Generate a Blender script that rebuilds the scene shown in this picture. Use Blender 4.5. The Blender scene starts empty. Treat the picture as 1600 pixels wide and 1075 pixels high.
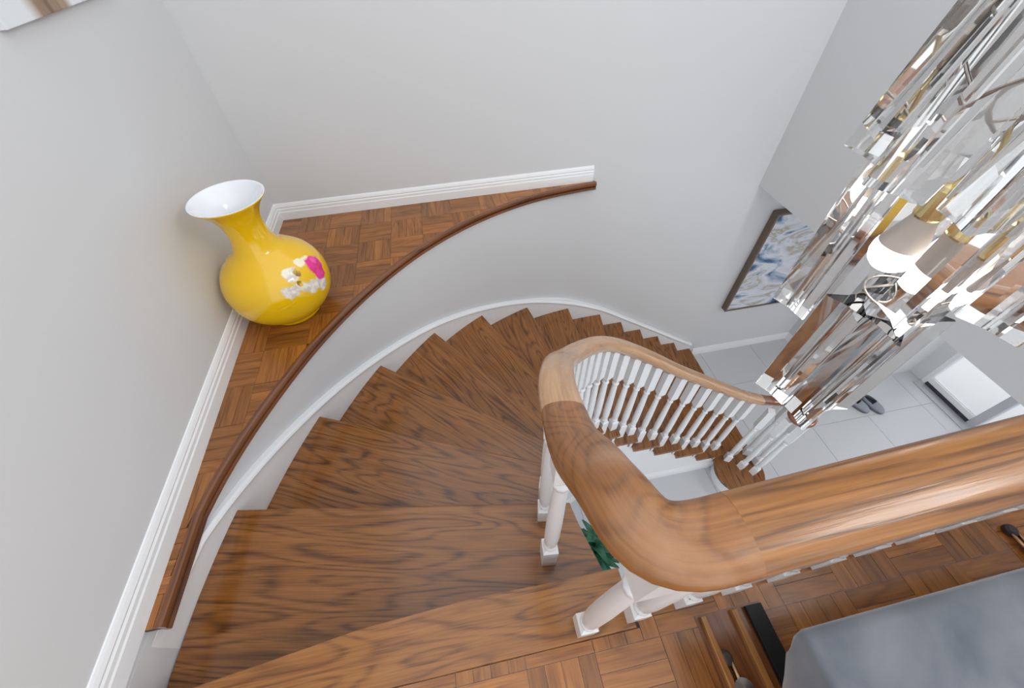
import bpy, bmesh, math, random
from mathutils import Vector, Matrix
random.seed(7)
sc = bpy.context.scene
COL = sc.collection
PI = math.pi

# ---------------------------------------------------------------- camera
CZ = 3.815                      # camera height above the ground floor
RIS = 0.1725                    # stair riser
ZU = CZ - 1.4                   # upper floor level (14 risers)
yaw, pitch, roll, FPX = math.radians(8.82), math.radians(50.066), math.radians(-2.581), 608.58
fw = Vector((math.sin(yaw)*math.cos(pitch), math.cos(yaw)*math.cos(pitch), -math.sin(pitch)))
rt = Vector((math.cos(yaw), -math.sin(yaw), 0))
up = rt.cross(fw)
r2 = rt*math.cos(roll) + up*math.sin(roll)
u2 = -rt*math.sin(roll) + up*math.cos(roll)
cam = bpy.data.cameras.new('camera'); cam.sensor_width = 36; cam.sensor_fit = 'HORIZONTAL'
cam.lens = FPX/1600*36; cam.clip_start = 0.02
co = bpy.data.objects.new('camera', cam); COL.objects.link(co)
M = Matrix(((r2.x, u2.x, -fw.x), (r2.y, u2.y, -fw.y), (r2.z, u2.z, -fw.z))).to_4x4()
co.matrix_world = Matrix.Translation((0, 0, CZ)) @ M
sc.camera = co

# ---------------------------------------------------------------- light
w = bpy.data.worlds.new('world'); sc.world = w; w.use_nodes = True
bg = w.node_tree.nodes['Background']; bg.inputs[0].default_value = (0.93, 0.96, 1.0, 1); bg.inputs[1].default_value = 1.0
def area(name, loc, target, size, power, col=(1, 1, 1)):
    l = bpy.data.lights.new(name, 'AREA'); l.energy = power; l.shape = 'RECTANGLE'
    l.size, l.size_y = size; l.color = col
    o = bpy.data.objects.new(name, l); COL.objects.link(o); o.location = loc
    o.rotation_euler = (Vector(target)-Vector(loc)).to_track_quat('-Z', 'Y').to_euler()
    return o
area('hall_side_fill', (2.2, -0.6, CZ+1.15), (-0.6, 1.9, CZ-1.2), (1.0, 0.8), 22, (1.0, 0.98, 0.95))  # added soft light from upper right for directional shading, stands in for a window
area('foyer_fill_light', (3.6, 0.6, CZ-1.66), (3.6, 0.6, 0), (0.5, 0.5), 7, (1, 0.98, 0.96))  # added unseen light that brightens the foyer; no ceiling fixture is built
vs = sc.view_settings
vs.view_transform = 'Standard'; vs.look = 'None'; vs.exposure = 0.64; vs.gamma = 1.0; vs.use_curve_mapping = False

# ---------------------------------------------------------------- materials
def new_mat(name):
    m = bpy.data.materials.new(name); m.use_nodes = True
    return m, m.node_tree, m.node_tree.nodes['Principled BSDF']
def srgb(r, g, b):
    f = lambda c: (c/255/12.92) if c/255 <= 0.04045 else ((c/255+0.055)/1.055)**2.4
    return (f(r), f(g), f(b), 1)
def plain(name, col, rough=0.5, metal=0.0, spec=0.5, coat=0.0, noise=0.0, nscale=6.0, bump=0.0, bscale=120):
    m, nt, b = new_mat(name)
    b.inputs['Roughness'].default_value = rough; b.inputs['Metallic'].default_value = metal
    b.inputs['Specular IOR Level'].default_value = spec; b.inputs['Coat Weight'].default_value = coat
    tc = nt.nodes.new('ShaderNodeTexCoord')
    n = nt.nodes.new('ShaderNodeTexNoise'); n.inputs['Scale'].default_value = nscale; n.inputs['Detail'].default_value = 3
    nt.links.new(tc.outputs['Object'], n.inputs['Vector'])
    mx = nt.nodes.new('ShaderNodeMix'); mx.data_type = 'RGBA'
    mx.inputs[6].default_value = tuple(c*(1-noise) for c in col[:3])+(1,)
    mx.inputs[7].default_value = tuple(min(1, c*(1+noise)) for c in col[:3])+(1,)
    nt.links.new(n.outputs['Fac'], mx.inputs[0]); nt.links.new(mx.outputs[2], b.inputs['Base Color'])
    if bump:
        n2 = nt.nodes.new('ShaderNodeTexNoise'); n2.inputs['Scale'].default_value = bscale
        nt.links.new(tc.outputs['Object'], n2.inputs['Vector'])
        bp = nt.nodes.new('ShaderNodeBump'); bp.inputs['Strength'].default_value = bump; bp.inputs['Distance'].default_value = 0.002
        nt.links.new(n2.outputs['Fac'], bp.inputs['Height']); nt.links.new(bp.outputs[0], b.inputs['Normal'])
    return m
def wood(name, dark, mid, light, rings=7.0, ringmix=0.75, rough=0.25, coat=0.25, low=(0.8, 4.5), var=0.25, gloss_var=0.0, bump=0.12, wear=None):
    m, nt, b = new_mat(name); N = nt.nodes; L = nt.links
    b.inputs['Coat Weight'].default_value = coat; b.inputs['Coat Roughness'].default_value = 0.12
    uv = N.new('ShaderNodeUVMap'); oi = N.new('ShaderNodeObjectInfo')
    cx = N.new('ShaderNodeCombineXYZ')
    for i, k in enumerate((37.0, 91.0, 13.0)):
        mu = N.new('ShaderNodeMath'); mu.operation = 'MULTIPLY'; mu.inputs[1].default_value = k
        L.new(oi.outputs['Random'], mu.inputs[0]); L.new(mu.outputs[0], cx.inputs[i])
    ad = N.new('ShaderNodeVectorMath'); ad.operation = 'ADD'
    L.new(uv.outputs[0], ad.inputs[0]); L.new(cx.outputs[0], ad.inputs[1])
    def math_(op, a, bb=None):
        q = N.new('ShaderNodeMath'); q.operation = op
        for i, x in enumerate((a, bb)):
            if x is None: continue
            if isinstance(x, (int, float)): q.inputs[i].default_value = x
            else: L.new(x, q.inputs[i])
        return q.outputs[0]
    def noise(scale, detail, dist=0.0):
        v = N.new('ShaderNodeVectorMath'); v.operation = 'MULTIPLY'; v.inputs[1].default_value = (scale[0], scale[1], 1)
        L.new(ad.outputs[0], v.inputs[0])
        if scale[1] > 5*scale[0]:          # shear the lattice so that no cell border runs straight across the board
            sp_ = N.new('ShaderNodeSeparateXYZ'); L.new(v.outputs[0], sp_.inputs[0]); cb = N.new('ShaderNodeCombineXYZ')
            L.new(math_('ADD', sp_.outputs['X'], math_('MULTIPLY', sp_.outputs['Y'], 0.37)), cb.inputs[0]); L.new(sp_.outputs['Y'], cb.inputs[1]); L.new(sp_.outputs['Z'], cb.inputs[2]); v = cb
        n = N.new('ShaderNodeTexNoise'); n.inputs['Scale'].default_value = 1.0
        n.inputs['Detail'].default_value = detail; n.inputs['Distortion'].default_value = dist
        L.new(v.outputs[0], n.inputs['Vector']); return n
    nl = noise((low[0]*1.6, low[1]*1.6), 1.0, 0.12)
    st = noise((9, 210), 3); st2 = noise((2.2, 30), 3)
    ph = math_('ADD', math_('MULTIPLY', nl.outputs['Fac'], rings*2*PI), math_('MULTIPLY', st.outputs['Fac'], 1.6))
    ph = math_('ADD', ph, math_('MULTIPLY', st2.outputs['Fac'], 2.0))
    s = math_('POWER', math_('MULTIPLY', math_('ADD', math_('SINE', ph), 1.0), 0.5), 3.2)
    streak = math_('ADD', math_('MULTIPLY', st.outputs['Fac'], 0.55), math_('MULTIPLY', st2.outputs['Fac'], 0.45))
    r1 = N.new('ShaderNodeMapRange'); r1.inputs[1].default_value = 0.36; r1.inputs[2].default_value = 0.64
    L.new(streak, r1.inputs[0])
    m1 = N.new('ShaderNodeMix'); m1.data_type = 'RGBA'; m1.inputs[6].default_value = mid; m1.inputs[7].default_value = light
    L.new(r1.outputs[0], m1.inputs[0])
    # the dark rings are broken up by the pores
    rr = math_('MULTIPLY', math_('MULTIPLY', s, ringmix), math_('SUBTRACT', 1.25, r1.outputs[0]))
    rr = math_('MINIMUM', rr, 1.0)
    m2 = N.new('ShaderNodeMix'); m2.data_type = 'RGBA'; m2.inputs[7].default_value = dark
    L.new(rr, m2.inputs[0]); L.new(m1.outputs[2], m2.inputs[6])
    hsv = N.new('ShaderNodeHueSaturation')
    vv = math_('ADD', math_('MULTIPLY', oi.outputs['Random'], var), 1-var/2)
    L.new(vv, hsv.inputs['Value']); L.new(m2.outputs[2], hsv.inputs['Color'])
    last = hsv.outputs[0]
    rg = rough
    if wear:
        wn = noise((9, 9), 5, 0.3)
        wr = N.new('ShaderNodeMapRange'); wr.inputs[1].default_value = 0.54; wr.inputs[2].default_value = 0.70
        L.new(wn.outputs['Fac'], wr.inputs[0])
        m3 = N.new('ShaderNodeMix'); m3.data_type = 'RGBA'; m3.inputs[7].default_value = wear
        L.new(math_('MULTIPLY', wr.outputs[0], 0.45), m3.inputs[0]); L.new(last, m3.inputs[6]); last = m3.outputs[2]
    L.new(last, b.inputs['Base Color'])
    rn = noise((5, 5), 4)
    L.new(math_('ADD', math_('MULTIPLY', rn.outputs['Fac'], gloss_var), rg-gloss_var/2), b.inputs['Roughness'])
    bp = N.new('ShaderNodeBump'); bp.inputs['Strength'].default_value = bump; bp.inputs['Distance'].default_value = 0.0015
    L.new(streak, bp.inputs['Height']); L.new(bp.outputs[0], b.inputs['Normal']); L.new(bp.outputs[0], b.inputs['Coat Normal'])
    return m
MAT = {}
MAT['wall'] = plain('wall_paint', srgb(213, 214, 215), 0.75, spec=0.2, noise=0.012, nscale=1.2, bump=0.05, bscale=260)
MAT['trim'] = plain('white_trim_paint', srgb(236, 237, 238), 0.35, spec=0.4, noise=0.01)
MAT['baluster'] = plain('white_gloss_paint', srgb(238, 239, 240), 0.25, spec=0.5, noise=0.01)
MAT['tile'] = plain('porcelain_tile', srgb(204, 205, 208), 0.28, spec=0.45, noise=0.02, nscale=2.0)
MAT['grout'] = plain('tile_grout', srgb(180, 182, 187), 0.8)
MAT['tread'] = wood('oak_tread', srgb(62, 34, 14), srgb(124, 75, 32), srgb(154, 100, 48), rings=13, ringmix=0.72, rough=0.22, coat=0.3, low=(0.75, 5.0), var=0.14)
MAT['riser'] = wood('oak_riser', srgb(88, 50, 22), srgb(134, 80, 38), srgb(158, 98, 50), rings=6, rough=0.3, var=0.1)
MAT['nosing'] = wood('oak_landing', srgb(92, 52, 22), srgb(130, 80, 34), srgb(160, 106, 52), rings=13, ringmix=0.75, rough=0.22, coat=0.3, low=(1.1, 5.0), var=0.05)
MAT['plank'] = wood('oak_parquet', srgb(98, 54, 22), srgb(134, 80, 32), srgb(162, 104, 48), rings=6, ringmix=0.5, rough=0.24, coat=0.3, low=(1.5, 8), var=0.5)
MAT['ledge_trim'] = wood('oak_ledge_trim', srgb(70, 36, 16), srgb(106, 60, 28), srgb(128, 76, 38), rings=5, rough=0.22, coat=0.4, low=(.6, 6), var=0.05)
MAT['rail'] = wood('oak_handrail', srgb(74, 42, 16), srgb(134, 84, 36), srgb(166, 112, 56), rings=9, ringmix=0.75, rough=0.34, coat=0.18, low=(0.5, 14), var=0.06, gloss_var=0.2, bump=0.5)
MAT['rail_turn'] = wood('oak_rail_fitting', srgb(100, 58, 26), srgb(126, 78, 36), srgb(154, 100, 50), rings=17, ringmix=0.75, rough=0.34, coat=0.18, low=(2.6, 4.5), var=0.02, gloss_var=0.2, bump=0.4, wear=srgb(176, 140, 108))
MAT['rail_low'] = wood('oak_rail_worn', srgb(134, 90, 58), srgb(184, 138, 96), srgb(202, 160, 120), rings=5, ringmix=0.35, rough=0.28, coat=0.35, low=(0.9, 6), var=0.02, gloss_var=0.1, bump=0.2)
MAT['volute'] = wood('oak_volute', srgb(78, 42, 20), srgb(118, 70, 38), srgb(142, 90, 54), rings=6, ringmix=0.5, rough=0.25, coat=0.4, var=0.02)
MAT['black'] = plain('black_metal', srgb(34, 33, 34), 0.4, metal=0.6, noise=0.2, nscale=30)
MAT['dark_recess'] = plain('dark_wood_recess', srgb(84, 42, 18), 0.5, noise=0.2)
MAT['bronze'] = plain('bronze_metal', srgb(176, 140, 110), 0.25, metal=1.0)
MAT['brass'] = plain('brass', srgb(232, 212, 158), 0.18, metal=1.0)
MAT['steel'] = plain('nickel_wire', srgb(200, 190, 180), 0.2, metal=1.0)
MAT['rubber'] = plain('dark_rubber', srgb(52, 42, 38), 0.5)
MAT['shoe'] = plain('grey_shoe', srgb(142, 147, 156), 0.7, noise=0.1, nscale=60)
MAT['shoe_in'] = plain('shoe_lining', srgb(58, 62, 74), 0.8)
MAT['sole'] = plain('shoe_sole', srgb(96, 96, 100), 0.6)
MAT['leaf'] = plain('green_leaf', srgb(52, 110, 82), 0.4, noise=0.4, nscale=25)
MAT['pot'] = plain('white_pot', srgb(222, 222, 220), 0.3)
MAT['soil'] = plain('soil', srgb(60, 46, 36), 0.9)
MAT['alum'] = plain('aluminium_frame', srgb(196, 198, 202), 0.35, metal=0.4)
MAT['porch'] = plain('porch_concrete', srgb(206, 206, 204), 0.8, noise=0.05)
MAT['sweep'] = plain('dark_sweep', srgb(50, 50, 62), 0.6)
MAT['frame_wood'] = plain('grey_brown_frame', srgb(112, 96, 84), 0.5, noise=0.25, nscale=25)
MAT['gold_edge'] = plain('frame_inner_edge', srgb(196, 160, 136), 0.4)

def glass_mat(name, col, ior=1.5, rough=0.0):
    m, nt, b = new_mat(name)
    b.inputs['Base Color'].default_value = col; b.inputs['Roughness'].default_value = rough
    b.inputs['Transmission Weight'].default_value = 1.0; b.inputs['IOR'].default_value = ior
    return m, nt, b
MAT['crystal'], nt_, b_ = glass_mat('crystal_glass', (0.87, 0.87, 0.865, 1), 1.5)
# a film of dust on the crystal: faint uneven roughness
tc_ = nt_.nodes.new('ShaderNodeTexCoord'); nn_ = nt_.nodes.new('ShaderNodeTexNoise'); nn_.inputs['Scale'].default_value = 60
mr_ = nt_.nodes.new('ShaderNodeMapRange'); mr_.inputs[3].default_value = 0.0; mr_.inputs[4].default_value = 0.035
nt_.links.new(tc_.outputs['Object'], nn_.inputs['Vector']); nt_.links.new(nn_.outputs['Fac'], mr_.inputs[0]); nt_.links.new(mr_.outputs[0], b_.inputs['Roughness'])
MAT['pane'], _, _ = glass_mat('frosted_pane', (0.97, 0.98, 1.0, 1), 1.05, 0.35)

m, nt, b = new_mat('lit_bulb'); MAT['bulb'] = m
b.inputs['Base Color'].default_value = (1, 1, 1, 1); b.inputs['Emission Color'].default_value = (1, 0.98, 0.96, 1); b.inputs['Emission Strength'].default_value = 3.5
MAT['bulb_base'] = plain('bulb_collar', srgb(226, 214, 204), 0.4)

def velvet():
    m, nt, b = new_mat('grey_velvet'); N = nt.nodes; L = nt.links
    tc = N.new('ShaderNodeTexCoord')
    n = N.new('ShaderNodeTexNoise'); n.inputs['Scale'].default_value = 5; n.inputs['Detail'].default_value = 5; n.inputs['Distortion'].default_value = 0.6
    L.new(tc.outputs['Object'], n.inputs['Vector'])
    r = N.new('ShaderNodeValToRGB'); r.color_ramp.elements[0].position = 0.3; r.color_ramp.elements[1].position = 0.72
    r.color_ramp.elements[0].color = srgb(88, 94, 102); r.color_ramp.elements[1].color = srgb(128, 132, 138)
    L.new(n.outputs['Fac'], r.inputs[0]); L.new(r.outputs[0], b.inputs['Base Color'])
    b.inputs['Roughness'].default_value = 0.85; b.inputs['Specular IOR Level'].default_value = 0.2
    b.inputs['Sheen Weight'].default_value = 0.5; b.inputs['Sheen Roughness'].default_value = 0.4
    n2 = N.new('ShaderNodeTexNoise'); n2.inputs['Scale'].default_value = 300; L.new(tc.outputs['Object'], n2.inputs['Vector'])
    bp = N.new('ShaderNodeBump'); bp.inputs['Strength'].default_value = 0.15; bp.inputs['Distance'].default_value = 0.001
    L.new(n2.outputs['Fac'], bp.inputs['Height']); L.new(bp.outputs[0], b.inputs['Normal'])
    return m
MAT['velvet'] = velvet()
MAT['seam'] = plain('velvet_seam', srgb(60, 63, 70), 0.9)

# ---------------------------------------------------------------- mesh helpers
def link(name, me, mat=None, parent=None):
    o = bpy.data.objects.new(name, me); COL.objects.link(o)
    if mat is not None and len(me.materials) == 0: me.materials.append(MAT[mat])
    if parent is not None: o.parent = parent
    return o
def build(name, bm, mat, parent=None, smooth=False, uvf=None):
    bmesh.ops.recalc_face_normals(bm, faces=bm.faces)
    if uvf:
        l = bm.loops.layers.uv.verify()
        for f in bm.faces:
            for lp in f.loops: lp[l].uv = uvf(lp.vert.co)
    me = bpy.data.meshes.new(name); bm.to_mesh(me); bm.free()
    if smooth:
        me.polygons.foreach_set('use_smooth', [True]*len(me.polygons))
    return link(name, me, mat, parent)
def tag(o, label=None, cat=None, group=None, kind=None):
    if label: o['label'] = label
    if cat: o['category'] = cat
    if group: o['group'] = group
    if kind: o['kind'] = kind
    return o
def empty(name, loc, label=None, cat=None, group=None, kind=None):
    o = bpy.data.objects.new(name, None); COL.objects.link(o); o.location = loc; o.empty_display_size = 0.05
    return tag(o, label, cat, group, kind)
def box(bm, x0, x1, y0, y1, z0, z1, bev=0.0):
    vs_ = [bm.verts.new((x, y, z)) for z in (z0, z1) for x, y in ((x0, y0), (x1, y0), (x1, y1), (x0, y1))]
    fs = [bm.faces.new([vs_[i] for i in q]) for q in ((3, 2, 1, 0), (4, 5, 6, 7), (0, 1, 5, 4), (1, 2, 6, 5), (2, 3, 7, 6), (3, 0, 4, 7))]
    if bev:
        bmesh.ops.bevel(bm, geom=list({e for f in fs for e in f.edges}), offset=bev, segments=2, affect='EDGES', profile=0.6)
def boxo(name, b6, mat, parent=None, bev=0.0, uvf=None, off=(0, 0, 0)):
    bm = bmesh.new(); box(bm, *b6, bev=bev)
    if any(off): bmesh.ops.translate(bm, vec=off, verts=bm.verts)
    return build(name, bm, mat, parent, uvf=uvf)
def prism_bm(pts, z0, z1, bev=0.0):
    bm = bmesh.new()
    lo = [bm.verts.new((p[0], p[1], z0)) for p in pts]; hi = [bm.verts.new((p[0], p[1], z1)) for p in pts]
    n = len(pts)
    ftop = bm.faces.new(hi); fb = bm.faces.new(lo[::-1])
    for i in range(n): bm.faces.new((lo[i], lo[(i+1) % n], hi[(i+1) % n], hi[i]))
    if bev:
        es = list(ftop.edges)+list(fb.edges)
        bmesh.ops.bevel(bm, geom=es, offset=bev, segments=3, affect='EDGES', profile=0.5, clamp_overlap=True)
    return bm
def cat_rom(pts, n=8):
    P = [Vector(p) for p in pts]; out = []
    for i in range(len(P)-1):
        p0 = P[i-1] if i else P[0]*2-P[1]; p1, p2 = P[i], P[i+1]
        p3 = P[i+2] if i+2 < len(P) else P[-1]*2-P[-2]
        for k in range(n):
            t = k/n
            out.append(0.5*((2*p1)+(p2-p0)*t+(2*p0-5*p1+4*p2-p3)*t*t+(3*p1-p0-3*p2+p3)*t**3))
    out.append(P[-1].copy()); return out
def offset2(pts, d):
    out = []
    for i, p in enumerate(pts):
        a = pts[max(i-1, 0)]; b2 = pts[min(i+1, len(pts)-1)]
        t = Vector((b2[0]-a[0], b2[1]-a[1])).normalized()
        out.append(Vector((p[0]-t.y*d, p[1]+t.x*d)))
    return out
def sweep(bm, profile, path, cap=True, closed_profile=True, scale=None, uv=True):
    """profile: list of (side, up); path: list of Vector. frames keep 'up' near world z"""
    uvl = bm.loops.layers.uv.verify() if uv else None
    rings = []; s = 0; ss = []
    for i, p in enumerate(path):
        a = path[max(i-1, 0)]; c = path[min(i+1, len(path)-1)]
        t = (c-a).normalized(); side = t.cross(Vector((0, 0, 1))).normalized(); u = side.cross(t).normalized()
        if i: s += (p-path[i-1]).length
        ss.append(s); k = scale[i] if scale else 1.0
        kk = k if isinstance(k, tuple) else (k, k)
        rings.append([bm.verts.new(p+side*(q[0]*kk[0])+u*(q[1]*kk[1])) for q in profile])
    n = len(profile); per = [0]
    for j in range(n): per.append(per[-1]+math.dist(profile[j], profile[(j+1) % n]))
    for i in range(len(path)-1):
        for j in range(n if closed_profile else n-1):
            f = bm.faces.new((rings[i][j], rings[i][(j+1) % n], rings[i+1][(j+1) % n], rings[i+1][j]))
            if uv:
                for lp, (aa, bb) in zip(f.loops, ((i, j), (i, j+1), (i+1, j+1), (i+1, j))): lp[uvl].uv = (ss[aa], per[bb])
    if cap and closed_profile:
        for r in (rings[0], rings[-1]): bm.faces.new([bm.verts.new(v.co) for v in r])
    return rings
def lathe(bm, prof, seg=24, cap0=False, cap1=False, cx=0, cy=0):
    rings = [[bm.verts.new((cx+r*math.cos(2*PI*k/seg), cy+r*math.sin(2*PI*k/seg), z)) for k in range(seg)] for r, z in prof]
    for a, c in zip(rings, rings[1:]):
        for k in range(seg): bm.faces.new((a[k], a[(k+1) % seg], c[(k+1) % seg], c[k]))
    if cap0: bm.faces.new(rings[0][::-1])
    if cap1: bm.faces.new(rings[-1])
def tube(bm, pts, r, seg=8):
    prof = [(r*math.cos(2*PI*k/seg), r*math.sin(2*PI*k/seg)) for k in range(seg)]
    path = [Vector(p) for p in pts]; rings = []
    prev = None
    for i, p in enumerate(path):
        t = (path[min(i+1, len(path)-1)]-path[max(i-1, 0)]).normalized()
        ref = prev if prev is not None else (Vector((0, 0, 1)) if abs(t.z) < 0.9 else Vector((1, 0, 0)))
        s1 = t.cross(ref).normalized(); s2 = t.cross(s1).normalized(); prev = s2 if prev is None else (prev-t*prev.dot(t)).normalized()
        s1 = t.cross(prev).normalized(); s2 = prev
        rings.append([bm.verts.new(p+s1*a+s2*c) for a, c in prof])
    for a, c in zip(rings, rings[1:]):
        for k in range(seg): bm.faces.new((a[k], a[(k+1) % seg], c[(k+1) % seg], c[k]))
    bm.faces.new(rings[0]); bm.faces.new(rings[-1])
def clip_poly(poly, p, n):
    """keep the part of poly on the side (q-p).n <= 0"""
    out = []
    for i in range(len(poly)):
        a, c = poly[i], poly[(i+1) % len(poly)]
        da = (a[0]-p[0])*n[0]+(a[1]-p[1])*n[1]; dc = (c[0]-p[0])*n[0]+(c[1]-p[1])*n[1]
        if da <= 0: out.append(a)
        if (da < 0 < dc) or (dc < 0 < da):
            t = da/(da-dc); out.append((a[0]+(c[0]-a[0])*t, a[1]+(c[1]-a[1])*t))
    return out

# ---------------------------------------------------------------- plan of the stair
XL, YB, XR = -1.11, 2.535, 2.43
OUT = [(-1.085, 0.115), (-1.015, .688), (-.83, 1.175), (-.58, 1.588), (-.255, 1.952), (.115, 2.22), (.528, 2.398), (.935, 2.472),
       (1.28, 2.488), (1.533, 2.492), (1.78, 2.494), (2.026, 2.495), (2.27, 2.496), (2.52, 2.497)]
INN = [(.325, .186), (.272, .46), (.312, .668), (.375, .83), (.485, .955), (.625, 1.055), (.78, 1.12), (.945, 1.148), (1.12, 1.15),
       (1.345, 1.15), (1.59, 1.15), (1.848, 1.15), (2.11, 1.15), (2.36, 1.15)]
NS = 8
OC = cat_rom(OUT, NS); IC = cat_rom(INN, NS)          # index NS*k is nosing k
def zt(k): return ZU-RIS*k
top_z = CZ+1.35

# ---------------------------------------------------------------- setting
def struct(o): o['kind'] = 'structure'; return o
bm = bmesh.new(); box(bm, XL-.1, XR+.12, YB, YB+.1, 0, top_z); box(bm, XR+.12, 3.97, YB, YB+.1, 0, CZ-1.62)
struct(build('wall_back', bm, 'wall'))
struct(boxo('wall_left', (XL-.1, XL, -2.2, YB, 0, top_z), 'wall'))
struct(boxo('wall_right', (XR, XR+.12, -2.2, YB, CZ-1.62, top_z), 'wall'))
struct(boxo('ceiling', (XR+.12, 5.1, -2.2, YB, CZ-1.62, CZ-1.52), 'wall'))
bm = bmesh.new(); box(bm, 3.87, 3.97, 1.78, YB, 0, CZ-1.62); box(bm, 3.97, 5.1, 1.78, 1.88, 0, CZ-1.62)
struct(build('wall_foyer', bm, 'wall'))
DX, D0, D1, S1 = 4.95, 1.06, 1.62, 0.36
bm = bmesh.new()
box(bm, DX, DX+.12, D1+.02, 1.78, 0, CZ-1.62); box(bm, DX, DX+.12, -2.2, S1, 0, CZ-1.62)
box(bm, DX, DX+.12, S1, D1+.02, 2.08, CZ-1.62)
struct(build('wall_front', bm, 'wall'))
# ground floor with its tiles
gf = boxo('floor', (XL-.1, 5.05, -2.2, YB, -.12, -.006), 'grout'); struct(gf)
TS = .66
for i in range(-7, 2):
    for j in range(-6, 3):
        x0, x1 = max(4.04+TS*i, XL), min(4.04+TS*(i+1), 4.95); y0, y1 = max(1.36+TS*j, -2.2), min(1.36+TS*(j+1), YB)
        if x1-x0 > .05 and y1-y0 > .05 and not (x0 > 3.9 and y0 > 1.7) and not (x1 < .3 and y0 > .5):
            boxo('tile', (x0+.0018, x1-.0018, y0+.0018, y1-.0018, -.006, 0), 'tile', gf)
# porch outside the door
struct(boxo('floor_porch', (5.05, 9.0, -3, 4, -.15, -.05), 'porch'))

# door with a glass storm panel
d = empty('door_1', (DX, D0, 0), kind='structure')
def dpart(name, b6, mat, bev=0.0): return boxo(name, (b6[0]-DX, b6[1]-DX, b6[2]-D0, b6[3]-D0, b6[4], b6[5]), mat, d, bev)
dpart('frame', (DX+.0, DX+.08, D0-.045, D0+.03, 0, 2.08), 'alum', .004)
dpart('frame', (DX+.0, DX+.08, D1-.03, D1+.02, 0, 2.08), 'trim', .004)
dpart('threshold', (DX-.10, DX+.1, D0-.045, D1+.02, 0, .014), 'alum', .004)
dpart('bottom_sweep', (DX-.005, DX+.05, D0+.03, D1-.03, .014, .05), 'sweep', .003)
dpart('bottom_rail', (DX+.005, DX+.045, D0+.03, D1-.03, .05, .115), 'trim', .004)
dpart('pane', (DX+.02, DX+.026, D0+.03, D1-.03, .115, 2.05), 'pane')
dpart('handle', (DX-.03, DX+.005, D0+.05, D0+.075, 1.0, 1.12), 'steel', .006)
wdw = empty('window_1', (DX, S1, 0), kind='structure')
for nm, b6, mt in (('window_frame', (DX, DX+.08, S1, S1+.04, 0, 2.08), 'trim'), ('window_frame', (DX, DX+.08, S1+.04, D0-.045, 0, .06), 'trim'),
                   ('sweep', (DX-.012, DX, S1+.04, D0-.05, 0, .03), 'sweep'), ('pane', (DX+.02, DX+.026, S1+.04, D0-.045, .06, 2.08), 'pane')):
    boxo(nm, (b6[0]-DX, b6[1]-DX, b6[2]-S1, b6[3]-S1, b6[4], b6[5]), mt, wdw)

# the curved stair wall: from the left wall round to the back wall, up to ledge height
wall_line = offset2(OC, .03)
def _ss(t): t = min(1, max(0, t)); return t*t*(3-2*t)
wall_line = [Vector((p.x, min(p.y+.034*_ss((p.x-.40)/.62) if p.y > 1.5 else p.y, YB-.002))) for p in wall_line]
cw = [Vector((XL+.004, -.2)), Vector((XL+.004, .02))]+[p for p in wall_line if p.x < 1.05]
cw = [Vector((max(p.x, XL+.004), p.y)) for p in cw]+[Vector((1.10, YB-.0015))]
ledge_z = ZU-.03
bm = bmesh.new()
lo = [bm.verts.new((p.x, p.y, 0)) for p in cw]; hi = [bm.verts.new((p.x, p.y, ledge_z)) for p in cw]
lo2 = [bm.verts.new((p.x, p.y, 0)) for p in ((Vector((XL, -.2)), Vector((XL, YB)), Vector((1.10, YB))))]
for i in range(len(cw)-1):
    f = bm.faces.new((lo[i], lo[i+1], hi[i+1], hi[i])); f.smooth = True
hi2 = [bm.verts.new((v.co.x, v.co.y, ledge_z)) for v in lo2]
bm.faces.new([bm.verts.new(v.co) for v in hi]+[bm.verts.new(hi2[i].co) for i in (2, 1, 0)])
for a, c in ((0, 1), (1, 2)): bm.faces.new((lo2[c], lo2[a], hi2[a], hi2[c]))
struct(build('wall_stair', bm, 'wall'))

# ---------------------------------------------------------------- ledge with parquet
def basket(parent, region, mat, z0, z1, x0, x1, y0, y1, size=.195, nf=4):
    """basket weave of finger planks clipped to the region"""
    fwid = size/nf; i = 0; cnt = 0
    bx = math.floor(x0/size)
    shared = {}
    while bx*size < x1:
        by = math.floor(y0/size)
        while by*size < y1:
            for k in range(nf):
                g = .0006
                if (bx+by) % 2 == 0: r = (bx*size+g, (bx+1)*size-g, by*size+k*fwid+g, by*size+(k+1)*fwid-g); along = 0
                else: r = (bx*size+k*fwid+g, bx*size+(k+1)*fwid-g, by*size+g, (by+1)*size-g); along = 1
                poly = [(r[0], r[2]), (r[1], r[2]), (r[1], r[3]), (r[0], r[3])]
                cp = region(poly)
                if len(cp) < 3: continue
                ar = abs(sum(cp[q][0]*cp[(q+1) % len(cp)][1]-cp[(q+1) % len(cp)][0]*cp[q][1] for q in range(len(cp))))/2
                if ar < 2e-4: continue
                c = ((r[0]+r[1])/2, (r[2]+r[3])/2)
                full = len(cp) == 4 and abs(ar-(r[1]-r[0])*(r[3]-r[2])) < 1e-7
                dz = random.uniform(-.0006, .0004)
                if full and along in shared: me = shared[along]; o = link('plank', me, None, parent)
                else:
                    bmx = prism_bm([(q[0]-c[0], q[1]-c[1]) for q in cp], -.008, 0)
                    uvf = (lambda v: (v.x, v.y)) if along == 0 else (lambda v: (v.y, v.x))
                    o = build('plank', bmx, mat, parent, uvf=uvf)
                    if full: shared[along] = o.data
                o.location = (c[0]-parent.location.x, c[1]-parent.location.y, z1+dz-parent.location.z)
                cnt += 1
            by += 1
        bx += 1
    return cnt
edge_line = [Vector((XL+.045, .30))]+[p for p in offset2(OC, .028) if p.y > .62 and p.x < 1.0]+[Vector((1.045, 2.508))]
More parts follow.
